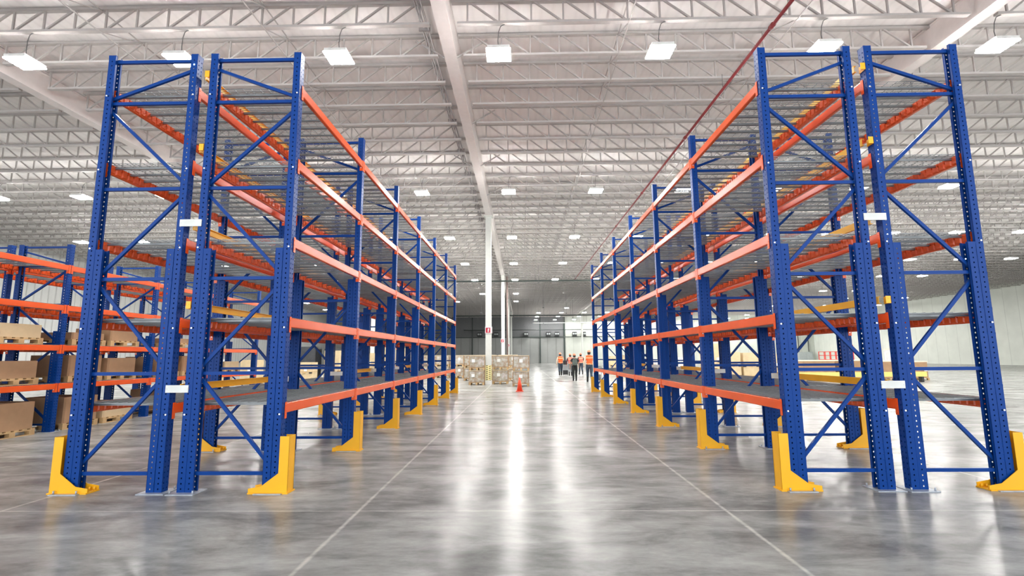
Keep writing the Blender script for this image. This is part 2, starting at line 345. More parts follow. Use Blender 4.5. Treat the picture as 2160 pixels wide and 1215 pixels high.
# pipes
o = empty('sprinkler_pipe', (6.1, 5, 9.35), 'long dark red sprinkler pipe hanging along the roof over the right rack', 'pipe')
a = MB().tube((0.02, 0, 0), (-0.62, 45, -0.1), 0.042, 10); link('pipe', a.mesh('pipe', [M['red_pipe']]), o)
for yy in (6.0, 12.1, 18.2, 24.3, 30.4, 36.5):
    q = -0.64 * yy / 45
    cc = MB().tube((0.02 + q, yy - 0.07, -0.002 * yy), (0.02 + q, yy + 0.07, -0.002 * yy), 0.062, 10); link('coupling', cc.mesh('coupling', [M['red_pipe']]), o)
    hh = MB().tube((0.02 + q, yy + 2.9, 0.03), (0.02 + q, yy + 2.9, 0.5), 0.008, 5); link('hanger_rod', hh.mesh('hanger_rod', [M['grey_pipe']]), o)
for (x0, x1, yy, z, r, mk, lab) in ((-12, 14, 49.8, 9.15, 0.075, 'green_pipe', 'dark pipe crossing the roof behind the fifth row of lights'),
                                   (-10, 24, 76.0, 7.65, 0.09, 'green_pipe', 'dark pipe crossing under the dim far roof'),
                                   (2.0, 24, 88.0, 7.25, 0.06, 'white_plate', 'pale pipe crossing before the far wall, below the far lights'),
                                   (-12, 24, 103.0, 6.9, 0.07, 'green_pipe', 'thin dark pipe just in front of the far wall')):
    yy = 0.73 + 1.335 * round((yy - 0.73) / 1.335)
    o = empty('cross_pipe', (0, yy, z), lab, 'pipe', 'cross pipes')
    link('pipe', MB().tube((x0, 0, 0), (x1, 0, 0), r, 8).mesh('pipe', [M[mk]]), o)
    b = MB(); xx = x0 + 1.5
    while xx < x1: b.tube((xx, 0, 0), (xx, 0, 9.84 - z), 0.012, 5); xx += 4.0
    link('hanger_rods', b.mesh('hanger_rods', [M['grey_pipe']]), o)
# thin drop wires
for i, (x, yy, z1) in enumerate(((1.6, 45, 8.2), (4.3, 50, 7.9), (2.6, 58, 7.2), (-5.0, 62, 7.0), (6.0, 66, 7.2), (3.3, 74, 6.4), (0.5, 80, 6.2), (5.2, 90, 6.0), (-7.5, 72, 7.2), (7.4, 72, 7.0))):
    yy = 0.73 + 1.335 * round((yy - 0.73) / 1.335); b = MB().tube((x, yy, z1), (x, yy, 9.83), 0.014, 5); b.box(x - 0.09, x + 0.09, yy - 0.05, yy + 0.05, z1 - 0.08, z1)
    o = link('drop_cable', b.mesh('drop_cable', [M['grey_pipe']])); tag(o, 'thin dark cable dropping from the roof about %d m down the hall' % yy, 'cable', 'cables hanging from the roof')

# columns
def column(x, y, lab, near=False, sign=True):
    o = empty('steel_column', (x, y, 0), lab, 'column', 'white columns')
    link('shaft', MB().box(-0.165, 0.165, -0.165, 0.165, 0.0, 9.78).mesh('shaft', [M['column']]), o)
    link('concrete_foot', MB().box(-0.185, 0.185, -0.185, 0.185, 0, 0.22).mesh('concrete_foot', [M['label']]), o)['label'] = 'white painted foot'
    link('hazard_band', MB().box(-0.172, 0.172, -0.172, 0.172, 0.24, 1.08).mesh('hazard_band', [M['hazard']]), o)['label'] = 'pale yellow band with black dashes'
    cap = MB().box(-0.25, 0.25, -0.25, 0.25, 9.73, 9.78); link('cap_plate', cap.mesh('cap_plate', [M['column']]), o)
    return o
column(-1.88, 28.56, 'nearest white column beside the aisle, with a red sign and a yellow black band')
column(-1.84, 50.3, 'second white column down the hall, left of the aisle')
column(-1.86, 72.0, 'third white column down the hall, thin behind the second one')
column(-1.88, 93.7, 'furthest white column on the line of the main girder')
column(11.4, 93.7, 'far white column behind the group of walking people')
column(11.4, 50.3, 'white column behind the right hand racks')
column(-15.05, 50.3, 'white column behind the left hand racks')
column(-15.05, 72.0, 'distant white column behind the left hand racks')
s = empty('fire_sign', (-1.86, 28.36, 4.05 - 0.99), 'red and white fire extinguisher sign on the nearest white column', 'sign')
link('board', MB().box(-0.20, 0.20, -0.012, 0.012, -0.19, 0.19).mesh('board', [M['signwhite']]), s)
link('red_panel', MB().box(-0.165, 0.095, -0.018, -0.012, -0.155, 0.135).mesh('red_panel', [M['signred']]), s)
b = MB(); b.prism([(-0.05, -0.12), (0.0, -0.12), (0.005, 0.045), (-0.015, 0.07), (-0.035, 0.07), (-0.055, 0.045)], 'y', -0.022, -0.018); b.box(-0.045, 0.03, -0.022, -0.018, 0.08, 0.095); b.box(0.02, 0.03, -0.022, -0.018, 0.0, 0.09)
link('extinguisher_symbol', b.mesh('extinguisher_symbol', [M['label']]), s)
s['group'] = 'column signs'
for y in (50.3, 72.0):
    s2 = empty('fire_sign', (-1.86, y - 0.2, 3.1), 'small red and white sign on the %s column down the hall' % ('second' if y < 60 else 'third'), 'sign', 'column signs')
    for ch in s.children:
        c = ch.copy(); COL.objects.link(c); c.parent = s2
# drain pipe beside second column
o = link('downpipe', MB().tube((-1.42, 50.6, 0), (-1.42, 50.6, 9.7), 0.09, 8).mesh('downpipe', [mat('brown_pipe', (0.20, 0.14, 0.13), 0.5)])); tag(o, 'dark brown vertical pipe just right of the second column', 'pipe')

# wall fan coolers
for i, (px, yy) in enumerate(((1012, 106), (1047, 106), (1110, 106), (1157, 106), (1175, 106), (1212, 106), (1231, 106))):
    x = (px - 1100) / 1048 * yy; dd = 0.9
    o = empty('fan_cooler', (x, yy, 5.75), 'dark fan cooler on the far wall, %s from the left' % ORD[i], 'fan unit', 'row of fan coolers on the far wall')
    link('casing', MB().box(-dd / 2, dd / 2, 0.1, 0.75, 0, 0.8).mesh('casing', [M['dark']]), o)
    b = MB()
    for sx in (-0.22, 0.22):
        b.tube((sx, 0.02, 0.42), (sx, 0.1, 0.42), 0.19, 14)
    link('fan_ring', b.mesh('fan_ring', [M['cabinet']]), o)
    link('bracket', MB().box(-0.5, 0.5, 0.1, 0.995, -0.08, 0.0).mesh('bracket', [M['dark']]), o)

# ================================================================ LAMPS
def lamp_meshes():
    b = MB(); b.box(-0.27, 0.27, -0.28, 0.28, 0.03, 0.10); b.box(-0.08, 0.08, -0.12, 0.12, 0.10, 0.17)
    for yy in (-0.145, 0, 0.145): b.box(-0.27, 0.27, yy - 0.008, yy + 0.008, 0.012, 0.03)
    h = b.mesh('housing', [M['housing']])
    b = MB()
    for yy in (-0.217, -0.072, 0.072, 0.217): b.box(-0.30, 0.30, yy - 0.052, yy + 0.052, -0.004, 0.028)
    e = b.mesh('led_strips', [M['led']])
    return h, e
LH, LE = lamp_meshes()
CORDS = {}
def cord(y):
    dy = round((0.73 + 1.335 * round((y - 0.73) / 1.335)) - y, 2)   # to the nearest joist
    if dy not in CORDS:
        b = MB(); pts = [(0, 0, 0.17), (-0.02, 0.01, 0.40), (0.0, dy * 0.15, 0.62), (0.05, dy * 0.5, 0.76), (0.10, dy * 0.8, 0.79), (0.16, dy, 0.81), (0.16, dy, 0.86)]
        for p, q in zip(pts, pts[1:]): b.tube(p, q, 0.010, 5)
        CORDS[dy] = b.mesh('cord', [M['grey_pipe']])
    return CORDS[dy]
def lamp(x, y, lab):
    o = empty('high_bay_light', (x, y, 9.0), lab, 'ceiling light', 'square LED high bay lights')
    link('led_panel', LE, o)['label'] = 'glowing white LED strips'
    link('housing', LH, o); link('cord', cord(y), o)
rows = [(11.45, 3.995), (21.92, 3.97), (30.76, 3.96), (39.75, 3.97), (48.45, 3.96)]
for r, (yy, sp) in enumerate(rows):
    for k in range(-7 if r else -3, 11 if r else 5):
        x = -0.5 + sp * k - 0.02 * r
        if abs(x - 11.4) < 0.3: x += 0.2
        col = 'straight over the aisle' if k == 0 else '%s column %s of the aisle' % (ORD[abs(k) - 1], 'left' if k < 0 else 'right')
        lamp(x, yy, 'lit high bay light, %s row from camera, %s' % (ORD[r], col))
far = [(-0.62, 59.5), (-4.65, 59.5), (-8.7, 59.5), (-19.6, 58), (32.1, 59.6), (36.1, 59.6), (-0.7, 68), (-8.8, 68), (-29.7, 68), (7.18, 78.4), (39.5, 77.8), (28.1, 68), (36, 68), (44, 68), (52, 68), (23, 78), (31, 78), (47.5, 78), (55.5, 78), (40, 59.6), (44, 59.6), (-31, 78), (-33, 86.5)]
for yy in (87, 95.5, 104.3):
    for k in range(0, 14): far.append((3.05 + 4.0 * k, yy))
for i, (x, yy) in enumerate(far):
    side = 'left' if x < 0 else 'right'
    lamp(x, yy, 'distant high bay light, %d metres down the hall, %d metres %s of the aisle' % (round(yy), round(abs(x)), side))

# ================================================================ RACKS
LV = [1.042, 2.094, 3.119, 4.170, 5.198]
HF = 5.655; WX = 0.095; WY = 0.11; TH = 0.0035; RH = 2.98

def holed(b, P, U, V, wid, ht, us, pitch, hw, hh, mi=0, z0=0.04):
    """sheet at origin P spanned by unit vectors U (width) and V (height) with rectangular holes"""
    P, U, V = Vector(P), Vector(U), Vector(V)
    cuts = [0]
    for u in us: cuts += [u - hw / 2, u + hw / 2]
    cuts.append(wid); n = int((ht - z0) / pitch); hs = [0.0]
    for i in range(n): hs += [z0 + i * pitch, z0 + i * pitch + hh]
    hs.append(ht)
    base = len(b.v)
    for hz in hs:
        for cx in cuts: b.v.append(tuple(P + U * cx + V * hz))
    nc = len(cuts)
    for r in range(len(hs) - 1):
        for c in range(nc - 1):
            if r % 2 == 1 and c % 2 == 1: continue
            b.face((base + r * nc + c, base + r * nc + c + 1, base + (r + 1) * nc + c + 1, base + (r + 1) * nc + c))
def upright_mesh(H, d):
    """C section; web at local x=0, flanges go to x=d*WX (d=+1/-1); centred on y"""
    b = MB(); holed(b, (0, -WY / 2, 0), (0, 1, 0), (0, 0, 1), WY, H, (0.028, WY - 0.028), 0.062, 0.013, 0.021)
    for sy in (-1, 1):
        holed(b, (0, sy * WY / 2, 0), (d, 0, 0), (0, 0, 1), WX, H, (WX * 0.5,), 0.062, 0.015, 0.018)
        k = len(b.v); yy = sy * WY / 2; y2 = sy * (WY / 2 - 0.028)
        b.v += [(d * WX, yy, 0), (d * WX, y2, 0), (d * WX, y2, H), (d * WX, yy, H)]; b.face((k, k + 1, k + 2, k + 3))
    me = bpy.data.meshes.new('upright'); me.from_pydata(b.v, [], b.f)
    bm = bmesh.new(); bm.from_mesh(me); bmesh.ops.remove_doubles(bm, verts=bm.verts, dist=1e-5)
    bmesh.ops.recalc_face_normals(bm, faces=bm.faces)
    bmesh.ops.solidify(bm, geom=list(bm.faces), thickness=0.003)
    bm.to_mesh(me); bm.free(); me.materials.append(M['blue']); return me
UP = {d: upright_mesh(HF, d) for d in (1, -1)}; RE = {d: upright_mesh(RH, d) for d in (1, -1)}
def plate_mesh():
    b = MB().box(-0.075, 0.26, -0.15, 0.13, 0, 0.010)
    for x in (-0.045, 0.23): b.tube((x, -0.11, 0.01), (x, -0.11, 0.045), 0.010, 8)
    return b.mesh('foot_plate', [M['plate']])
FP = plate_mesh()
def brace_mesh(s, D, K=1.0):
    """bracing seen in the frame plane; t=0 aisle side, t=D gap side; x = s*t"""
    b = MB()
    def X(t): return s * t
    for z in (5.58, 4.98, 3.79, 2.60, 1.41, 0.22):
        e = WX - 0.02 if z > RH else 2 * WX - 0.02
        b.bar((X(e), 0, z * K), (X(D - e), 0, z * K), 0.042, 0.034, up=(0, 1, 0))
    for (g, z0, z1) in ((1, 5.46, 5.05), (0, 4.87, 3.85), (1, 3.72, 2.68), (0, 2.50, 1.50), (1, 1.34, 0.33)):
        # g=1: starts on gap side
        e0 = (WX if z0 > RH else 2 * WX) - 0.03; e1 = (WX if z1 > RH else 2 * WX) - 0.03
        p = (D - e0, e1) if g else (e0, D - e1)
        b.bar((X(p[0]), 0.012, z0 * K), (X(p[1]), 0.012, z1 * K), 0.040, 0.032, up=(0, 1, 0))
    return b.mesh('upright_frame', [M['blue']])
PIN = MB().tube((0, -WY / 2 - 0.009, 0), (0, -WY / 2, 0), 0.011, 8).mesh('safety_pin', [M['pin']])
def beam_mesh(L, o):
    """beam along y from 0..L, top at z=0; outer face at x=0, inner side at x = -o*0.05; inner face has pressed tabs"""
    b = MB(); h = 0.120
    prof = [(0, -0.006), (0, -h + 0.008), (-o * 0.008, -h), (-o * 0.046, -h), (-o * 0.052, -h + 0.008), (-o * 0.052, -0.042), (-o * 0.034, -0.042), (-o * 0.034, -0.003), (-o * 0.006, 0.0)]
    b.prism(prof, 'y', 0, L)
    n = int(L / 0.105); p = (L - 0.04) / n
    for i in range(n):
        y0 = 0.02 + i * p + 0.008; y1 = y0 + p - 0.016; xi = -o * 0.052; x2 = -o * 0.066
        k = len(b.v)
        b.v += [(xi, y0, -0.108), (xi, y1, -0.108), (xi, y1, -0.02), (xi, y0, -0.02), (x2, y0 + .012, -0.096), (x2, y1 - .012, -0.096), (x2, y1 - .012, -0.03), (x2, y0 + .012, -0.03)]
        for f in ((4, 5, 6, 7), (0, 1, 5, 4), (1, 2, 6, 5), (2, 3, 7, 6), (3, 0, 4, 7)): b.face([k + j for j in f])
        b.box(-o * 0.034, -o * 0.060, y0, y1, -0.040, 0.004)
    return b.mesh('beam', [M['orange']])
def conn_mesh(o, sgn):
    """end connector plate on the upright's face; sgn: direction (y) from beam end over the upright"""
    b = MB(); b.box(0.0, o * 0.005, 0, sgn * 0.048, -0.185, 0.012); b.box(0.0, -o * 0.055, -0.004, 0.004, -0.185, 0.012)
    for z in (-0.03, -0.09, -0.15): b.tube((o * 0.005, sgn * 0.028, z), (o * 0.009, sgn * 0.028, z), 0.006, 6)
    return b.mesh('end_connector', [M['orange']])
CN = {(o, g): conn_mesh(o, g) for o in (1, -1) for g in (1, -1)}
def deck_mesh(s, D, L, seed):
    """wire deck resting on both beams: channels across x, wires both ways; x = s*t"""
    b = MB(); rr = random.Random(seed); t0, t1 = 0.036, D - 0.036
    n = 10; p = L / n
    for i in range(n):
        y = (i + 0.5) * p
        b.box(s * t0, s * t1, y - 0.016, y + 0.016, -0.034, -0.010)
    b.v2 = 0
    m = int(L / 0.052)
    for i in range(m + 1):
        y = 0.01 + i * (L - 0.02) / m
        b.box(s * (t0 - 0.03), s * (t1 + 0.03), y - 0.0032, y + 0.0032, 0.000, 0.006)
        for te, dz in ((t0 - 0.030, -0.03), (t1 + 0.030, -0.03)): b.box(s * te - 0.003, s * te + 0.003, y - 0.0032, y + 0.0032, dz, 0.006)
    for i in range(11):
        t = t0 + (t1 - t0) * i / 10
        b.box(s * t - 0.003, s * t + 0.003, 0.01, L - 0.01, 0.006, 0.012)
    return b.mesh('wire_deck', [M['zinc']])
def stop_mesh(L):
    b = MB(); b.prism([(-0.016, -0.045), (0.016, -0.045), (0.016, -0.039), (-0.010, -0.039), (-0.010, 0.039), (0.016, 0.039), (0.016, 0.045), (-0.016, 0.045)], 'y', 0.0, L)
    return b.mesh('pallet_stop', [M['yellow']])
def stopbr_mesh(o):
    b = MB(); b.box(0, o * 0.066, -0.062, -0.056, -0.045, 0.045); b.box(0, o * 0.006, -0.062, 0.06, -0.045, 0.045); b.tube((o * 0.033, -0.066, 0.01), (o * 0.033, -0.062, 0.01), 0.006, 6)
    return b.mesh('stop_bracket', [M['yellow']])
SB = {o: stopbr_mesh(o) for o in (1, -1)}
def guard_mesh(o):
    """yellow column guard, o = direction to the aisle; origin at the upright's aisle face, floor"""
    b = MB(); poly = [(-0.34, 0.014), (0.125, 0.014), (0.125, 0.66), (0.012, 0.66), (0.012, 0.235), (-0.19, 0.085), (-0.34, 0.06)]
    pp = [(o * x, z) for x, z in poly]
    b.prism(pp, 'y', -0.085, -0.078); b.prism(pp, 'y', 0.078, 0.085)
    b.box(o * 0.118, o * 0.125, -0.085, 0.085, 0.014, 0.66)
    b.box(o * -0.34, o * 0.14, -0.10, 0.10, 0, 0.014)
    for x in (-0.31, -0.25): b.tube((o * x, -0.05, 0.014), (o * x, -0.05, 0.05), 0.012, 8); b.tube((o * x, 0.05, 0.014), (o * x, 0.05, 0.05), 0.012, 8)
    return b.mesh('column_guard', [M['yellow']])
GM = {o: guard_mesh(o) for o in (1, -1)}
GAP = 0.181

def rack(xf, s, D, Y0, P, nb, where, stops, spacers, levels=LV, guards=True, deck_levels=None, Hs=1.0):
    """xf: x of the aisle-side face, s: direction from the aisle towards the gap"""
    root = empty('pallet_rack', (xf, Y0, 0), where[0], 'pallet rack', 'blue and orange pallet racks')
    BR = brace_mesh(s, D, Hs); UPS = {d: upright_mesh(HF * Hs, d) for d in (1, -1)} if Hs != 1 else UP; RES = {d: upright_mesh(RH * Hs, d) for d in (1, -1)} if Hs != 1 else RE; L = P - WY
    bm_out = beam_mesh(L, -s); bm_in = beam_mesh(L, s)    # outward direction of outer face
    ST = stop_mesh(P - 0.02)
    for k in range(nb + 1):
        y = k * P
        fr = link('upright_frame', BR, root, (0, y, 0))
        for t, d in ((0, s), (D, -s)):
            link('upright', UPS[d], fr, (s * t, 0, 0)); link('reinforcing_post', RES[d], fr, (s * t + d * (WX + 0.002), 0, 0))
            f = link('foot_plate', FP, fr, (s * t, 0, 0)); f.rotation_euler = (0, 0, 0 if d > 0 else math.pi)
            f['label'] = 'pale galvanised foot plate'
        for t in (0.026, D - 0.026):
            for z in levels: link('safety_pin', PIN, fr, (s * t, 0, z - 0.125))['label'] = 'bright round pin'
        if k < nb:
            for li, z in enumerate(levels):
                for t, me, o in ((0, bm_out, -s), (D, bm_in, s)):
                    be = link('beam', me, root, (s * t + o * 0.006, y + WY / 2, z))
                    link('end_connector', CN[(o, -1)], be); link('end_connector', CN[(o, 1)], be, (0, L, 0))
                if stops and li != 0 or (stops and k % 2 == 0):
                    st = link('pallet_stop', ST, root, (s * (D + GAP / 2), y + 0.01, z + 0.165 + (0.0 if li else 0.03)))
                    st['label'] = 'yellow pallet stop rail'
                    if k == 0 and (li in (1, 3, 4)):
                        oo = s if stops == 'self' else -s
                        xb = s * D if stops == 'self' else s * (D + GAP)
                        br = link('stop_bracket', SB[oo], st, (xb - s * (D + GAP / 2), -0.01, 0)); 
    if spacers:
        for k in range(nb + 1):
            for z in (3.315, 1.225):
                m_ = MB().box(s * (D - 0.05), s * (D + GAP + 0.05), -WY / 2 - 0.012, -WY / 2 - 0.002, -0.045, 0.045)
                for q in (D - 0.035, D + GAP + 0.035): m_.tube((s * q, -WY / 2 - 0.016, 0), (s * q, -WY / 2 - 0.012, 0), 0.008, 6)
                link('row_spacer', m_.mesh('row_spacer', [M['white_plate']]), root, (0, k * P, z))['label'] = 'white row spacer plate'
    DM = deck_mesh(s, D, L, 1)
    for k in range(nb):
        for li, z in enumerate(deck_levels or levels):
            o = link('wire_deck', DM, None, (xf, Y0 + k * P + WY / 2, z))
            lvl = (['lowest', 'second', 'middle', 'fourth', 'top'] if len(levels) == 5 else ['lowest', 'second', 'third', 'top'])[li]
            tag(o, 'wire mesh deck, %s level, %s bay from camera, %s' % (lvl, ORD[k], where[1]), 'wire deck', 'wire mesh decks on the ' + where[1])
    if guards:
        for k in range(nb + 1):
            o = link('column_guard', GM[-s], None, (xf, Y0 + k * P, 0))
            tag(o, 'yellow guard on the %s upright from camera, %s' % (ORD[k], where[1]), 'column guard', 'yellow column guards, ' + where[1])
    return root
D = 1.216
rack(-2.915, -1, D, 6.18, 2.645, 6, ('blue and orange pallet rack lining the left side of the centre aisle', 'left rack facing the aisle'), 'self', True)
rack(-2.915 - 2 * D - GAP, 1, D, 6.18, 2.645, 6, ('blue and orange pallet rack back to back behind the left aisle rack', 'rack behind the left aisle rack'), None, False)
rack(3.180, 1, D, 6.257, 2.672, 6, ('blue and orange pallet rack lining the right side of the centre aisle', 'right rack facing the aisle'), None, False)
rack(3.180 + 2 * D + GAP, -1, D, 6.257, 2.672, 6, ('blue and orange pallet rack back to back behind the right aisle rack', 'rack behind the right aisle rack'), 'self', True)
LC_ = [1.05, 1.90, 2.80, 3.72]
rack(-10.35, -1, D, 8.3, 2.78, 4, ('shorter pallet rack loaded with cartons, across the next aisle on the far left', 'loaded rack on the far left'), None, False, levels=LC_, guards=False, Hs=0.745)
rack(-10.35 - 2 * D - GAP, 1, D, 8.3, 2.78, 4, ('shorter pallet rack behind the loaded rack on the far left', 'rearmost rack on the far left'), None, False, levels=LC_, guards=False, Hs=0.745)

# ================================================================ GOODS
def pallet_mesh(wx, wy, m='wood'):
    b = MB()
    for i in range(6): y = -wy / 2 + (wy - 0.1) * i / 5; b.box(-wx / 2, wx / 2, y, y + 0.1, 0.115, 0.138)
    for x in (-wx / 2 + 0.05, 0, wx / 2 - 0.05):
        b.box(x - 0.05, x + 0.05, -wy / 2, wy / 2, 0.095, 0.115); b.box(x - 0.05, x + 0.05, -wy / 2, wy / 2, 0.0, 0.018)
        for y in (-wy / 2 + 0.06, 0, wy / 2 - 0.06): b.box(x - 0.05, x + 0.05, y - 0.06, y + 0.06, 0.018, 0.095)
    return b.mesh('pallet', [M[m]])
PALS = {}
def pallet_load(name, x, y, z, wx, wy, h, mk, lab, cat='pallet load', grp=None, rz=0, lid=False, cage=False, label_at=None, film=False, pal='wood'):
    o = empty(name, (x, y, z), lab, cat, grp, rz)
    key = (round(wx, 2), round(wy, 2), pal)
    if key not in PALS: PALS[key] = pallet_mesh(wx, wy, pal)
    link('pallet', PALS[key], o)
    b = MB(); r = 0.03; q = [(-wx / 2 + .02, -wy / 2 + .02 + r), (-wx / 2 + .02 + r, -wy / 2 + .02), (wx / 2 - .02 - r, -wy / 2 + .02), (wx / 2 - .02, -wy / 2 + .02 + r), (wx / 2 - .02, wy / 2 - .02 - r), (wx / 2 - .02 - r, wy / 2 - .02), (-wx / 2 + .02 + r, wy / 2 - .02), (-wx / 2 + .02, wy / 2 - .02 - r)]
    b.prism(q, 'z', 0.138, h - (0.03 if lid else 0)); link('carton', b.mesh('carton', [M[mk]]), o)
    if mk == 'cream' and h > 1.2 and not lid:      # two tiers with a pallet between them
        bb = MB(); bb.prism([(a * 1.012, c * 1.012) for a, c in q], 'z', h / 2 - 0.02, h / 2 + 0.02); link('tier_gap', bb.mesh('tier_gap', [M['wood']]), o)
        for sx in (-1, 0, 1): link('pallet_block', MB().box(sx * wx * 0.40 - 0.09, sx * wx * 0.40 + 0.09, -wy / 2 - 0.02, -wy / 2 + 0.1, h / 2 - 0.11, h / 2 - 0.02).mesh('pallet_block', [M['dark'] if sx else M['wood']]), o)
    if lid:
        b = MB().box(-wx / 2 + .005, wx / 2 - .005, -wy / 2 + .005, wy / 2 - .005, h - 0.06, h); link('lid', b.mesh('lid', [M['carton_top']]), o)
    if cage:
        b = MB()
        for sx in (-1, 1):
            for sy in (-1, 1): b.box(sx * wx / 2 - 0.012, sx * wx / 2 + 0.012, sy * wy / 2 - 0.012, sy * wy / 2 + 0.012, 0.0, h - 0.02)
        for zz in (0.16, h - 0.03):
            b.box(-wx / 2, wx / 2, -wy / 2 - 0.012, -wy / 2 + 0.0, zz - 0.01, zz + 0.01)
            for sx in (-1, 1): b.box(sx * wx / 2 - 0.006, sx * wx / 2 + 0.006, -wy / 2, wy / 2, zz - 0.01, zz + 0.01)
        b.box(-0.17 * wx - 0.006, -0.17 * wx + 0.006, -wy / 2 - 0.012, -wy / 2, 0.1, h - 0.03); b.box(0.3 * wx - 0.006, 0.3 * wx + 0.006, -wy / 2 - 0.012, -wy / 2, 0.1, h - 0.03)
        link('wire_cage', b.mesh('wire_cage', [M['carton']]), o)
    if label_at:
        b = MB().box(label_at[0] - 0.09, label_at[0] + 0.09, -wy / 2 - 0.016, -wy / 2 + 0.022, label_at[1] - 0.09, label_at[1] + 0.09); link('label_sheet', b.mesh('label_sheet', [M['label']]), o)
    return o
WR = ['wrap_a', 'wrap_b', 'wrap_c']
def px(p, y): return (p - 1100) / 1048.4 * y + 0.0
stacks = [('left of the nearest column', -2.52, 28.6, .86), ('directly right of the nearest column', -1.24, 29.5, .90), ('behind the orange cone', -0.05, 27.1, .86)]
for i, (wh, x, y, wd) in enumerate(stacks):
    for j in (0, 1):
        pallet_load('wrapped_crate', x + (0.02 if j else 0), y, j * 0.815, wd, 0.95, 0.80, WR[(i + j) % 3],
                    'film wrapped crate on a pallet, %s of its pair, %s' % ('upper' if j else 'lower', wh), 'crate', 'wrapped crates stacked two high', lid=True, cage=True, label_at=((-0.2 + 0.1 * i), 0.52))
k = 0
back = [(-7.0, 38.6), (-5.95, 38.2), (-4.85, 38.0), (-3.75, 38.3), (-0.75, 33.2), (-2.2, 32.4), (-1.2, 36.5), (-2.3, 36.2), (-8.1, 38.9), (-3.3, 33.6)]
whs = ['fourth from the left in the rear row', 'third from the left in the rear row', 'second from the left, by the rack end', 'behind the leftmost crate pair', 'right of the middle crate pair', 'behind the middle crate pair', 'deep behind the cone crates', 'deep behind the column', 'leftmost in the rear row', 'just behind the leftmost crate pair']
for i, (x, y) in enumerate(back):
    for j in (0, 1):
        pallet_load('wrapped_crate', x, y, j * 0.84, 1.0, 1.0, 0.825, WR[(i + 2 * j) % 3], 'wrapped crate, %s of the pair %s' % ('upper' if j else 'lower', whs[i]), 'crate', 'wrapped crates in the rear row', lid=True, cage=True, label_at=(0.2, 0.55))

# cartons on far-left rack
k = 0
for (z, items) in ((1.90, [(9.1, .34, 'carton'), (10.25, .42, 'cream'), (11.9, .30, 'carton'), (13.0, .45, 'carton'), (15.3, .28, 'carton')]), (1.05, [(9.1, .6, 'carton'), (10.25, .5, 'carton'), (11.9, .62, 'carton'), (13.0, .55, 'carton'), (14.7, .58, 'carton'), (15.8, .6, 'carton'), (18.0, .4, 'cream')]), (0.0, [(9.2, .6, 'carton'), (10.3, .7, 'carton'), (11.9, .72, 'carton'), (13.0, .5, 'cream'), (15.0, .7, 'carton')])):
    lv = {0.0: 'floor', 1.05: 'lowest', 1.90: 'second'}[z]
    for i, (y, h, mk) in enumerate(items):
        pallet_load('carton_pallet', -10.95, y, z + (0.013 if z else 0), 1.0, 0.95, h, mk, '%s carton on a wooden pallet, %s along the %s shelf of the far left rack' % ('cream' if mk == 'cream' else 'brown', ORD[i], lv), 'pallet load', 'cartons on the far left rack')
# goods on the floor, far left
spots = [(-16.5, 30.5, 1.0, 1.0, 1.45, 'cream', 'cream carton stack on the floor beyond the end of the far left rack'),
         (-18.2, 30.0, 1.1, 1.0, 1.0, 'cream', 'low cream carton stack left of the taller cream one'),
         (-20.5, 33.0, 1.2, 1.0, 1.5, 'film_white', 'white film wrapped load on the floor deep on the left'),
         (-22.6, 35.0, 1.2, 1.0, 1.3, 'cream', 'cream wrapped load furthest left on the floor'),
         (-14.6, 34.0, 1.1, 1.0, 1.25, 'cream', 'cream carton stack standing behind the black wrapped load'),
         (-12.0, 32.0, 1.0, 1.0, 2.0, 'cream', 'tall beige carton stack seen between the left rack uprights'),
         (-10.2, 38.0, 1.1, 1.0, 2.35, 'cream', 'tallest cream carton stack behind the left racks'),
         (-8.6, 36.0, 1.1, 1.0, 2.2, 'cream', 'tall cream carton stack next to the tallest one'),
         (-12.4, 41.0, 1.1, 1.0, 1.9, 'cream', 'cream carton stack further back behind the left racks'),
         (-24.8, 38.0, 1.2, 1.0, 1.6, 'cream', 'cream load against the distant left side'),
         (-19.5, 41.0, 1.2, 1.0, 1.5, 'film_white', 'white wrapped load in the distance on the left')]
for (x, y, wx, wy, h, mk, lab) in spots:
    pallet_load('carton_stack', x, y, 0, wx, wy, h, mk, lab, 'pallet load', 'cartons on the floor on the left', label_at=(0.1, h * 0.6))
for i, (x, y, h) in enumerate(((-15.6, 36.5, 2.35), (-13.9, 37.5, 2.2), (-17.4, 37.5, 2.2))):
    pallet_load('black_wrapped_load', x, y, 0, 1.5, 1.2, h, 'black_film', 'black film wrapped load deep behind the left racks, %s' % ['middle one', 'rightmost one', 'leftmost one'][i], 'pallet load', 'black wrapped loads')
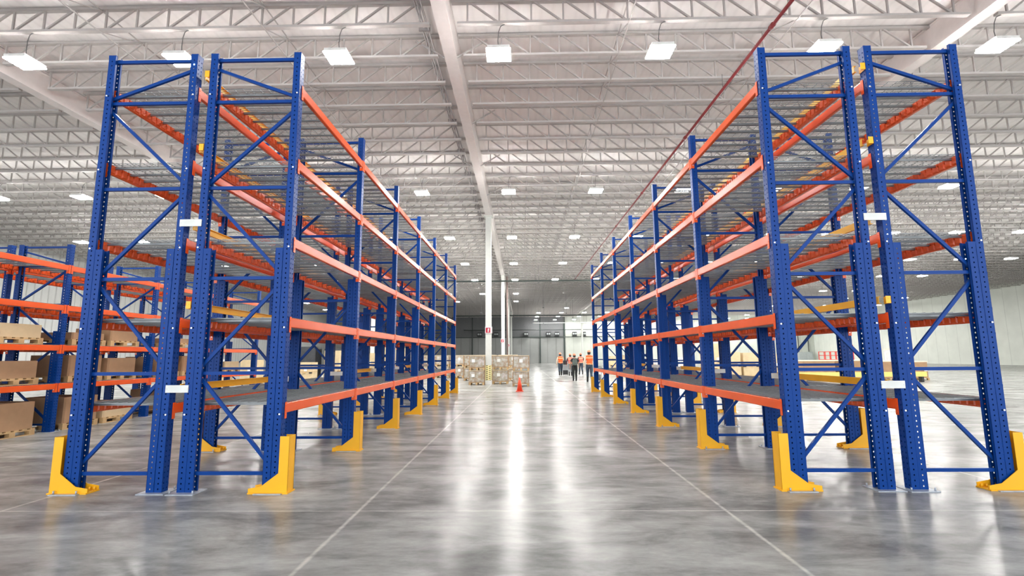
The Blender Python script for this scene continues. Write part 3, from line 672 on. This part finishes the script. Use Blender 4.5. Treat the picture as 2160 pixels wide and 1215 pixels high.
# right background
rs = [(13.2, 35.5, 1.1, 1.0, 2.35, 'cream', 'tallest cream carton stack behind the right racks', 'cream'),
      (14.5, 35.2, 1.1, 1.0, 1.75, 'cream', 'cream carton stack right of the tallest one', 'cream'),
      (15.8, 35.4, 1.1, 1.0, 1.7, 'cream', 'cream carton stack third from the tallest one', 'cream'),
      (17.1, 35.3, 1.1, 1.0, 1.6, 'cream', 'lower cream carton stack near the right rack upright', 'cream'),
      (11.9, 37.0, 1.1, 1.0, 1.4, 'film_white', 'white film wrapped load left of the tall cream cartons', 'cream'),
      (10.4, 37.5, 1.1, 1.0, 1.3, 'film_white', 'white wrapped load furthest left behind the right racks', 'cream'),
      (17.6, 30.6, 1.9, 1.1, 1.22, 'carton', 'wide brown carton with pale lid, left of its twin behind the right racks', 'long'),
      (19.7, 30.6, 1.9, 1.1, 1.22, 'carton', 'wide brown carton with pale lid, right of its twin behind the right racks', 'long'),
      (21.9, 30.9, 1.2, 1.0, 1.15, 'carton', 'brown carton on a pallet right of the two wide cartons', 'long'),
      (23.6, 30.9, 1.2, 1.0, 1.12, 'carton', 'brown carton on a pallet near the right edge of the photo', 'long'),
      (25.2, 34.0, 1.3, 1.0, 1.9, 'film_white', 'white boxed load behind the right edge cartons', 'long'),
      (8.2, 44.0, 1.1, 1.0, 1.5, 'cream', 'cream carton stack behind the end of the right rack', 'cream'),
      (9.8, 46.0, 1.1, 1.0, 1.6, 'cream', 'cream carton stack in the distance past the right rack end', 'cream')]
for (x, y, wx, wy, h, mk, lab, g) in rs:
    pallet_load('carton_stack' if g == 'cream' else 'wide_carton', x, y, 0, wx, wy, h, mk, lab, 'pallet load', 'cartons behind the right racks', lid=(g == 'long'), label_at=(0.35 * wx, h * 0.55))
# yellow barrier with black legs
o = empty('safety_barrier', (19.0, 28.6, 0), 'pale yellow safety barrier rail in front of the wide brown cartons', 'barrier')
link('rail', MB().box(-3.6, 3.6, -0.05, 0.05, 0.30, 0.56).mesh('rail', [M['caution']]), o)
for x in (-3.3, -1.1, 1.1, 3.3): link('leg', MB().box(x - 0.06, x + 0.06, -0.12, 0.12, 0, 0.30).mesh('leg', [M['dark']]), o)
# red scissor lift
o = empty('scissor_lift', (22.3, 36.0, 0), 'red work platform parked behind the wide brown cartons', 'work platform')
link('chassis', MB().box(-1.0, 1.0, -0.4, 0.4, 0.2, 0.75).mesh('chassis', [M['red_steel']]), o)
for sx in (-0.7, 0.7):
    for sy in (-0.38, 0.38): link('wheel', MB().tube((sx, sy - 0.08, 0.2), (sx, sy + 0.08, 0.2), 0.2, 16).mesh('wheel', [M['rubber']]), o)
b = MB()
for i in range(3):
    z0 = 0.75 + i * 0.12; b.bar((-0.85, -0.3, z0), (0.85, -0.3, z0 + 0.12), 0.06, 0.05); b.bar((0.85, -0.3, z0), (-0.85, -0.3, z0 + 0.12), 0.06, 0.05); b.bar((-0.85, 0.3, z0), (0.85, 0.3, z0 + 0.12), 0.06, 0.05)
link('scissor_arms', b.mesh('scissor_arms', [M['red_steel']]), o)
b = MB().box(-1.0, 1.0, -0.4, 0.4, 1.12, 1.20)
for sy in (-0.38, 0.38):
    for x in (-0.98, -0.6, -0.2, 0.2, 0.6, 0.98): b.box(x - 0.02, x + 0.02, sy - 0.02, sy + 0.02, 1.2, 1.75 if x < 0.5 else 2.2)
    b.box(-1.0, 1.0, sy - 0.02, sy + 0.02, 1.71, 1.75); b.box(-1.0, 1.0, sy - 0.02, sy + 0.02, 1.45, 1.49); b.box(0.6, 1.0, sy - 0.02, sy + 0.02, 2.16, 2.2)
link('platform_cage', b.mesh('platform_cage', [M['red_steel']]), o)
# electrical cabinet and conduits on the pale wall at far right
o = empty('electrical_cabinet', (60.4, YB - 0.02, 0), 'grey electrical cabinet at the foot of the pale far wall', 'cabinet')
link('housing', MB().box(-2.2, 0.6, -0.9, 0, 0, 2.0).mesh('housing', [M['cabinet']]), o)
link('door', MB().box(-0.85, 0.55, -0.94, -0.9, 0.05, 1.95).mesh('door', [M['cabinet']]), o)
link('door', MB().box(-2.15, -0.87, -0.94, -0.9, 0.05, 1.95).mesh('door', [M['cabinet']]), o)
b = MB()
for x in (-1.9, 0.2): b.tube((x, -0.2, 2.0), (x, -0.2, 9.4), 0.09, 6)
link('conduit', b.mesh('conduit', [M['grey_pipe']]), o)
# traffic cones
def cone(x, y, lab, sc=1.0):
    o = empty('traffic_cone', (x, y, 0), lab, 'traffic cone', 'orange traffic cones'); o.scale = (sc,) * 3
    link('base', MB().box(-0.17, 0.17, -0.17, 0.17, 0, 0.035).mesh('base', [M['cone']]), o)
    link('cone_body', MB().tube((0, 0, 0.03), (0, 0, 0.62), 0.13, 20, 0, 0.028).mesh('cone_body', [M['cone']]), o)
    link('collar', MB().tube((0, 0, 0.30), (0, 0, 0.42), 0.0805, 20, 0, 0.060).mesh('collar', [mat('collar_red', (0.80, 0.05, 0.02), 0.4)]), o)
cone(-0.10, 22.9, 'orange traffic cone on the floor in front of the right hand crates')
cone(21.4, 28.2, 'orange traffic cone near the right end of the yellow barrier')

# ================================================================ PEOPLE
def person(x, y, rz, H, lab, step=0.16, top='vest', shirt='shirt_pale', legs='jeans', hat='hat', armswing=0.12, arms=None):
    """a walking figure facing +y in local space"""
    root = empty('person', (x, y, 0), lab, 'person', 'people walking away down the aisle', rz)
    V = []; R = []; E = []; G = []
    def add(p, r, par, g):
        V.append(p); R.append(r if isinstance(r, tuple) else (r, r)); G.append(g)
        if par is not None: E.append((par, len(V) - 1))
        return len(V) - 1
    pel = add((0, 0, 0.96), (0.175, 0.125), None, 'legs')
    wa = add((0, 0, 1.10), (0.172, 0.120), pel, 'torso'); ch = add((0, 0.0, 1.28), (0.198, 0.135), wa, 'torso'); uc = add((0, 0.0, 1.42), (0.150, 0.11), ch, 'torso')
    nk = add((0, 0.01, 1.515), 0.058, uc, 'neck'); hb = add((0, 0.03, 1.575), (0.068, 0.08), nk, 'head'); hm = add((0, 0.02, 1.66), (0.078, 0.098), hb, 'head'); ht = add((0, 0.015, 1.745), (0.062, 0.08), hm, 'head')
    add((0, 0.125, 1.655), 0.012, hm, 'head')
    for sx in (-1, 1):
        add((sx * 0.082, 0.015, 1.655), 0.014, hm, 'head')
        sw = armswing * sx
        aa = (arms or {}).get(sx)
        sh = add((sx * 0.200, 0, 1.415), 0.060, uc, 'sleeve')
        el_p, wr_p = aa if aa else ((sx * 0.290, -0.02 + sw * 0.5, 1.14), (sx * 0.305, 0.07 + sw, 0.93))
        mid = tuple((a + b) / 2 for a, b in zip((sx * 0.200, 0, 1.415), el_p))
        ua = add(mid, 0.050, sh, 'sleeve'); el = add(el_p, 0.042, ua, 'forearm')
        wr = add(wr_p, 0.028, el, 'forearm')
        dv = (Vector(wr_p) - Vector(el_p)).normalized()
        pw = Vector(wr_p) + dv * 0.055; pa = add(tuple(pw), (0.020, 0.034), wr, 'hand')
        side = Vector((0, 1, 0)); side = (side - dv * side.dot(dv)).normalized(); inn = Vector((-sx, 0, 0)); inn = (inn - dv * inn.dot(dv)).normalized()
        for fi, (off, ln) in enumerate(((0.027, 0.070), (0.009, 0.078), (-0.009, 0.072), (-0.026, 0.058))):
            b0 = pw + dv * 0.035 + side * off; b1 = b0 + dv * ln * 0.5 + inn * 0.006; b2 = b1 + dv * ln * 0.42 + inn * 0.022
            i0 = add(tuple(b0), 0.0095, pa, 'hand'); i1 = add(tuple(b1), 0.0085, i0, 'hand'); add(tuple(b2), 0.0070, i1, 'hand')
        t0 = pw + side * 0.036 - dv * 0.005; t1 = t0 + dv * 0.035 + side * 0.018 + inn * 0.012
        i0 = add(tuple(t0), 0.011, pa, 'hand'); add(tuple(t1), 0.009, i0, 'hand')
        # legs
        st = step * sx
        hp = add((sx * 0.095, 0.0, 0.90), 0.108, pel, 'legs'); th = add((sx * 0.102, st * 0.3, 0.71), 0.092, hp, 'legs')
        lift = 0.05 if st < 0 else 0
        kn = add((sx * 0.094, st * 0.55 + 0.05, 0.51), 0.068, th, 'legs'); cf = add((sx * 0.096, st * 0.85 - (0.03 if st < 0 else 0), 0.34), 0.062, kn, 'legs')
        an = add((sx * 0.098, st * 1.25 - (0.05 if st < 0 else -0.01), 0.10 + lift), 0.040, cf, 'shoe')
        add((sx * 0.098, st * 1.25 - 0.05 - (0.05 if st < 0 else 0), 0.046 + lift * 1.2), 0.036, an, 'shoe')
        f1 = add((sx * 0.102, st * 1.25 + 0.07 - (0.05 if st < 0 else 0), 0.046 + lift * 0.5), (0.044, 0.040), an, 'shoe')
        add((sx * 0.106, st * 1.25 + 0.16 - (0.05 if st < 0 else 0), 0.036 + lift * 0.1), (0.040, 0.030), f1, 'shoe')
    k = H / 1.80
    me = bpy.data.meshes.new('body_skeleton'); me.from_pydata([tuple(c * k for c in v) for v in V], E, []); me.update()
    tmp = bpy.data.objects.new('tmp', me); COL.objects.link(tmp)
    sk = tmp.modifiers.new('skin', 'SKIN'); sb = tmp.modifiers.new('sub', 'SUBSURF'); sb.levels = 2; sb.render_levels = 2
    for i, sv in enumerate(me.skin_vertices[0].data): sv.radius = (R[i][0] * k, R[i][1] * k); sv.use_root = (i == 0); sv.use_loose = False
    dg = bpy.context.evaluated_depsgraph_get(); bme = bpy.data.meshes.new_from_object(tmp.evaluated_get(dg)); bpy.data.objects.remove(tmp)
    bme.name = 'body'; bme.materials.clear(); bme.materials.append(M['skin'])
    for p in bme.polygons: p.use_smooth = True; p.material_index = 0
    link('body', bme, root)
    # region of each vertex = group of nearest bone
    segs = []
    for a, b_ in E: segs.append((Vector(V[a]) * k, Vector(V[b_]) * k, G[b_]))
    reg = []; nrm = []
    for v in bme.vertices:
        best = 9; g = 'torso'
        for a, b_, gg in segs:
            ab = b_ - a; t = max(0, min(1, (v.co - a).dot(ab) / max(ab.length_squared, 1e-9))); dd = (a + ab * t - v.co).length
            if dd < best: best = dd; g = gg
        if g == 'legs' and v.co.z > 0.99 * k: g = 'torso'
        if g == 'sleeve' and abs(v.co.x) < 0.185 * k and v.co.z > 1.2 * k: g = 'torso'
        if g == 'neck' and v.co.z < 1.47 * k: g = 'torso'
        if g == 'legs' and v.co.z < 0.13 * k: g = 'shoe'
        reg.append(g); nrm.append(v.normal.copy())
    def shell(name, groups, off, mats, fmat=None):
        keep = [p for p in bme.polygons if sum(reg[i] in groups for i in p.vertices) >= 2]
        ids = {}; vs = []; fs = []
        for p in keep:
            fi = []
            for i in p.vertices:
                if i not in ids: ids[i] = len(vs); vs.append(tuple(bme.vertices[i].co + nrm[i] * off))
                fi.append(ids[i])
            fs.append(fi)
        m2 = bpy.data.meshes.new(name); m2.from_pydata(vs, [], fs)
        for m_ in mats: m2.materials.append(m_)
        for p in m2.polygons:
            p.use_smooth = True
            if fmat: p.material_index = fmat(p.center)
        o = link(name, m2, root); mo = o.modifiers.new('thick', 'SOLIDIFY'); mo.thickness = 0.006; mo.offset = 1
        return o
    shell('trousers', ('legs',), 0.008, [M[legs]])
    shell('shoes', ('shoe',), 0.006, [M['rubber']])
    shell('shirt', ('sleeve', 'torso', 'forearm') if shirt == 'shirt_pale' or shirt == 'shirt_dark' else ('sleeve', 'torso'), 0.007, [M[shirt]])
    if top:
        shell('vest', ('torso',), 0.020, [M[top], M['tape']], lambda c: 1 if abs(c.z / k - 1.37) < 0.025 or abs(c.z / k - 1.02) < 0.022 else 0)['label'] = 'orange high visibility vest'
    shell('hair', ('head',), 0.004, [M['hair']]) if False else None
    hb_ = MB(); c0 = Vector((0, 0.005, 1.66)) * k   # hair: back half cap
    nseg = 14
    ring = []
    for j, (z, rr) in enumerate(((1.575, 0.070), (1.61, 0.084), (1.66, 0.092), (1.70, 0.094))):
        for i in range(nseg + 1):
            a = math.pi + math.pi * i / nseg
            ring.append(((0 + rr * 0.95 * math.cos(a)) * k, (0.012 + rr * 1.12 * math.sin(a)) * k, z * k))
    for j in range(3):
        for i in range(nseg):
            q = j * (nseg + 1) + i; hb_.face((q, q + 1, q + nseg + 2, q + nseg + 1), 0, True)
    hb_.v = ring; o = link('hair', hb_.mesh('hair', [M['hair']]), root); mo = o.modifiers.new('thick', 'SOLIDIFY'); mo.thickness = 0.008
    if hat:
        b = MB(); prof = [(0.118, 0.128, 1.700), (0.110, 0.122, 1.712), (0.104, 0.118, 1.74), (0.094, 0.108, 1.775), (0.072, 0.085, 1.805), (0.040, 0.050, 1.822), (0.006, 0.008, 1.827)]
        n = 20
        for (rx, ry, z) in prof:
            for i in range(n): a = 2 * math.pi * i / n; b.v.append((rx * math.cos(a) * k, (0.018 + ry * math.sin(a) * (1.22 if z < 1.705 and math.sin(a) > 0 else 1)) * k, z * k))
        for j in range(len(prof) - 1):
            for i in range(n): i2 = (i + 1) % n; b.face((j * n + i, j * n + i2, (j + 1) * n + i2, (j + 1) * n + i), 0, True)
        o = link('hard_hat', b.mesh('hard_hat', [M[hat]]), root); o['label'] = 'orange hard hat'; mo = o.modifiers.new('thick', 'SOLIDIFY'); mo.thickness = 0.004
    return root
person(3.13, 40.7, 0.05, 1.80, 'person walking away in an orange vest and hard hat, leftmost of the group', step=0.10, shirt='shirt_pale')
person(3.86, 39.9, -0.08, 1.72, 'person in a coral vest over dark sleeves, beside the rolling trolley', step=0.12, top='vest_red', shirt='shirt_dark', legs='trousers_grey')
person(3.32, 31.6, 0.0, 1.70, 'person in black clothes carrying a grey backpack, in the middle of the group', step=0.05, top=None, shirt='shirt_black', legs='trousers_black')
person(4.98, 42.4, 0.1, 1.76, 'person in a coral vest half hidden behind the backpack wearer', step=-0.12, top='vest_red', shirt='shirt_dark', legs='jeans')
person(4.08, 30.4, -0.05, 1.90, 'tallest person, orange vest and blue jeans, rightmost beside the rack end', step=-0.17, shirt='shirt_pale')
# backpack
o = empty('backpack', (3.32, 31.6, 0), 'grey backpack on the back of the person in black', 'backpack'); k = 1.70 / 1.8
b = MB(); q = [(-0.13, 1.05), (0.13, 1.05), (0.155, 1.12), (0.16, 1.30), (0.12, 1.43), (0.06, 1.47), (-0.06, 1.47), (-0.12, 1.43), (-0.16, 1.30), (-0.155, 1.12)]
b.prism([(a * k, z * k) for a, z in q], 'y', -0.135, -0.27); link('bag_body', b.mesh('bag_body', [M['bag']]), o)
b = MB().prism([(-0.10, 1.08), (0.10, 1.08), (0.11, 1.22), (-0.11, 1.22)], 'y', -0.27, -0.305); link('front_pocket', b.mesh('front_pocket', [M['bag']]), o)
b = MB()
for sx in (-0.085, 0.085): b.bar((sx, -0.14, 1.34), (sx, -0.02, 1.44), 0.04, 0.015, up=(1, 0, 0)); b.bar((sx, -0.02, 1.44), (sx * 1.1, 0.13, 1.33), 0.04, 0.015, up=(1, 0, 0)); b.bar((sx * 1.1, 0.13, 1.33), (sx * 1.4, 0.11, 1.10), 0.04, 0.015, up=(1, 0, 0))
link('shoulder_strap', b.mesh('shoulder_strap', [M['bag']]), o)
# trolley next to leftmost person
o = empty('rolling_trolley', (3.52, 40.6, 0), 'black and grey rolling trolley pulled between two of the walking people', 'trolley')
link('lower_case', MB().box(-0.20, 0.20, -0.15, 0.15, 0.08, 0.42).mesh('lower_case', [M['dark']]), o)
link('upper_case', MB().box(-0.19, 0.19, -0.14, 0.14, 0.42, 0.85).mesh('upper_case', [mat('grey_case', (0.30, 0.32, 0.33), 0.5)]), o)
for sx in (-0.17, 0.17): link('wheel', MB().tube((sx, -0.03, 0.05), (sx + 0.02, -0.03, 0.05), 0.05, 14).mesh('wheel', [M['rubber']]), o)
b = MB()
for sx in (-0.13, 0.13): b.tube((sx, 0.12, 0.85), (sx, 0.14, 1.30), 0.012, 6)
b.tube((-0.13, 0.14, 1.30), (0.13, 0.14, 1.30), 0.014, 6); b.box(-0.16, 0.16, 0.08, 0.14, 0.86, 1.20)
link('handle', b.mesh('handle', [M['dark']]), o)
# hand cart at the rightmost person
o = empty('hand_cart', (4.62, 30.9, 0), 'small dark hand cart beside the tallest person, by the end of the right rack', 'cart')
link('platform', MB().box(-0.22, 0.22, -0.3, 0.3, 0.12, 0.16).mesh('platform', [M['dark']]), o)
for sx in (-0.17, 0.17):
    for sy in (-0.24, 0.24): link('wheel', MB().tube((sx - 0.015, sy, 0.06), (sx + 0.015, sy, 0.06), 0.06, 14).mesh('wheel', [M['rubber']]), o)
b = MB()
for sx in (-0.2, 0.2): b.tube((sx, -0.28, 0.16), (sx, -0.36, 0.92), 0.014, 6)
b.tube((-0.2, -0.36, 0.92), (0.2, -0.36, 0.92), 0.014, 6)
link('handle', b.mesh('handle', [M['dark']]), o)
link('tool_bag', MB().box(-0.17, 0.17, -0.2, 0.2, 0.16, 0.45).mesh('tool_bag', [M['trousers_grey']]), o)
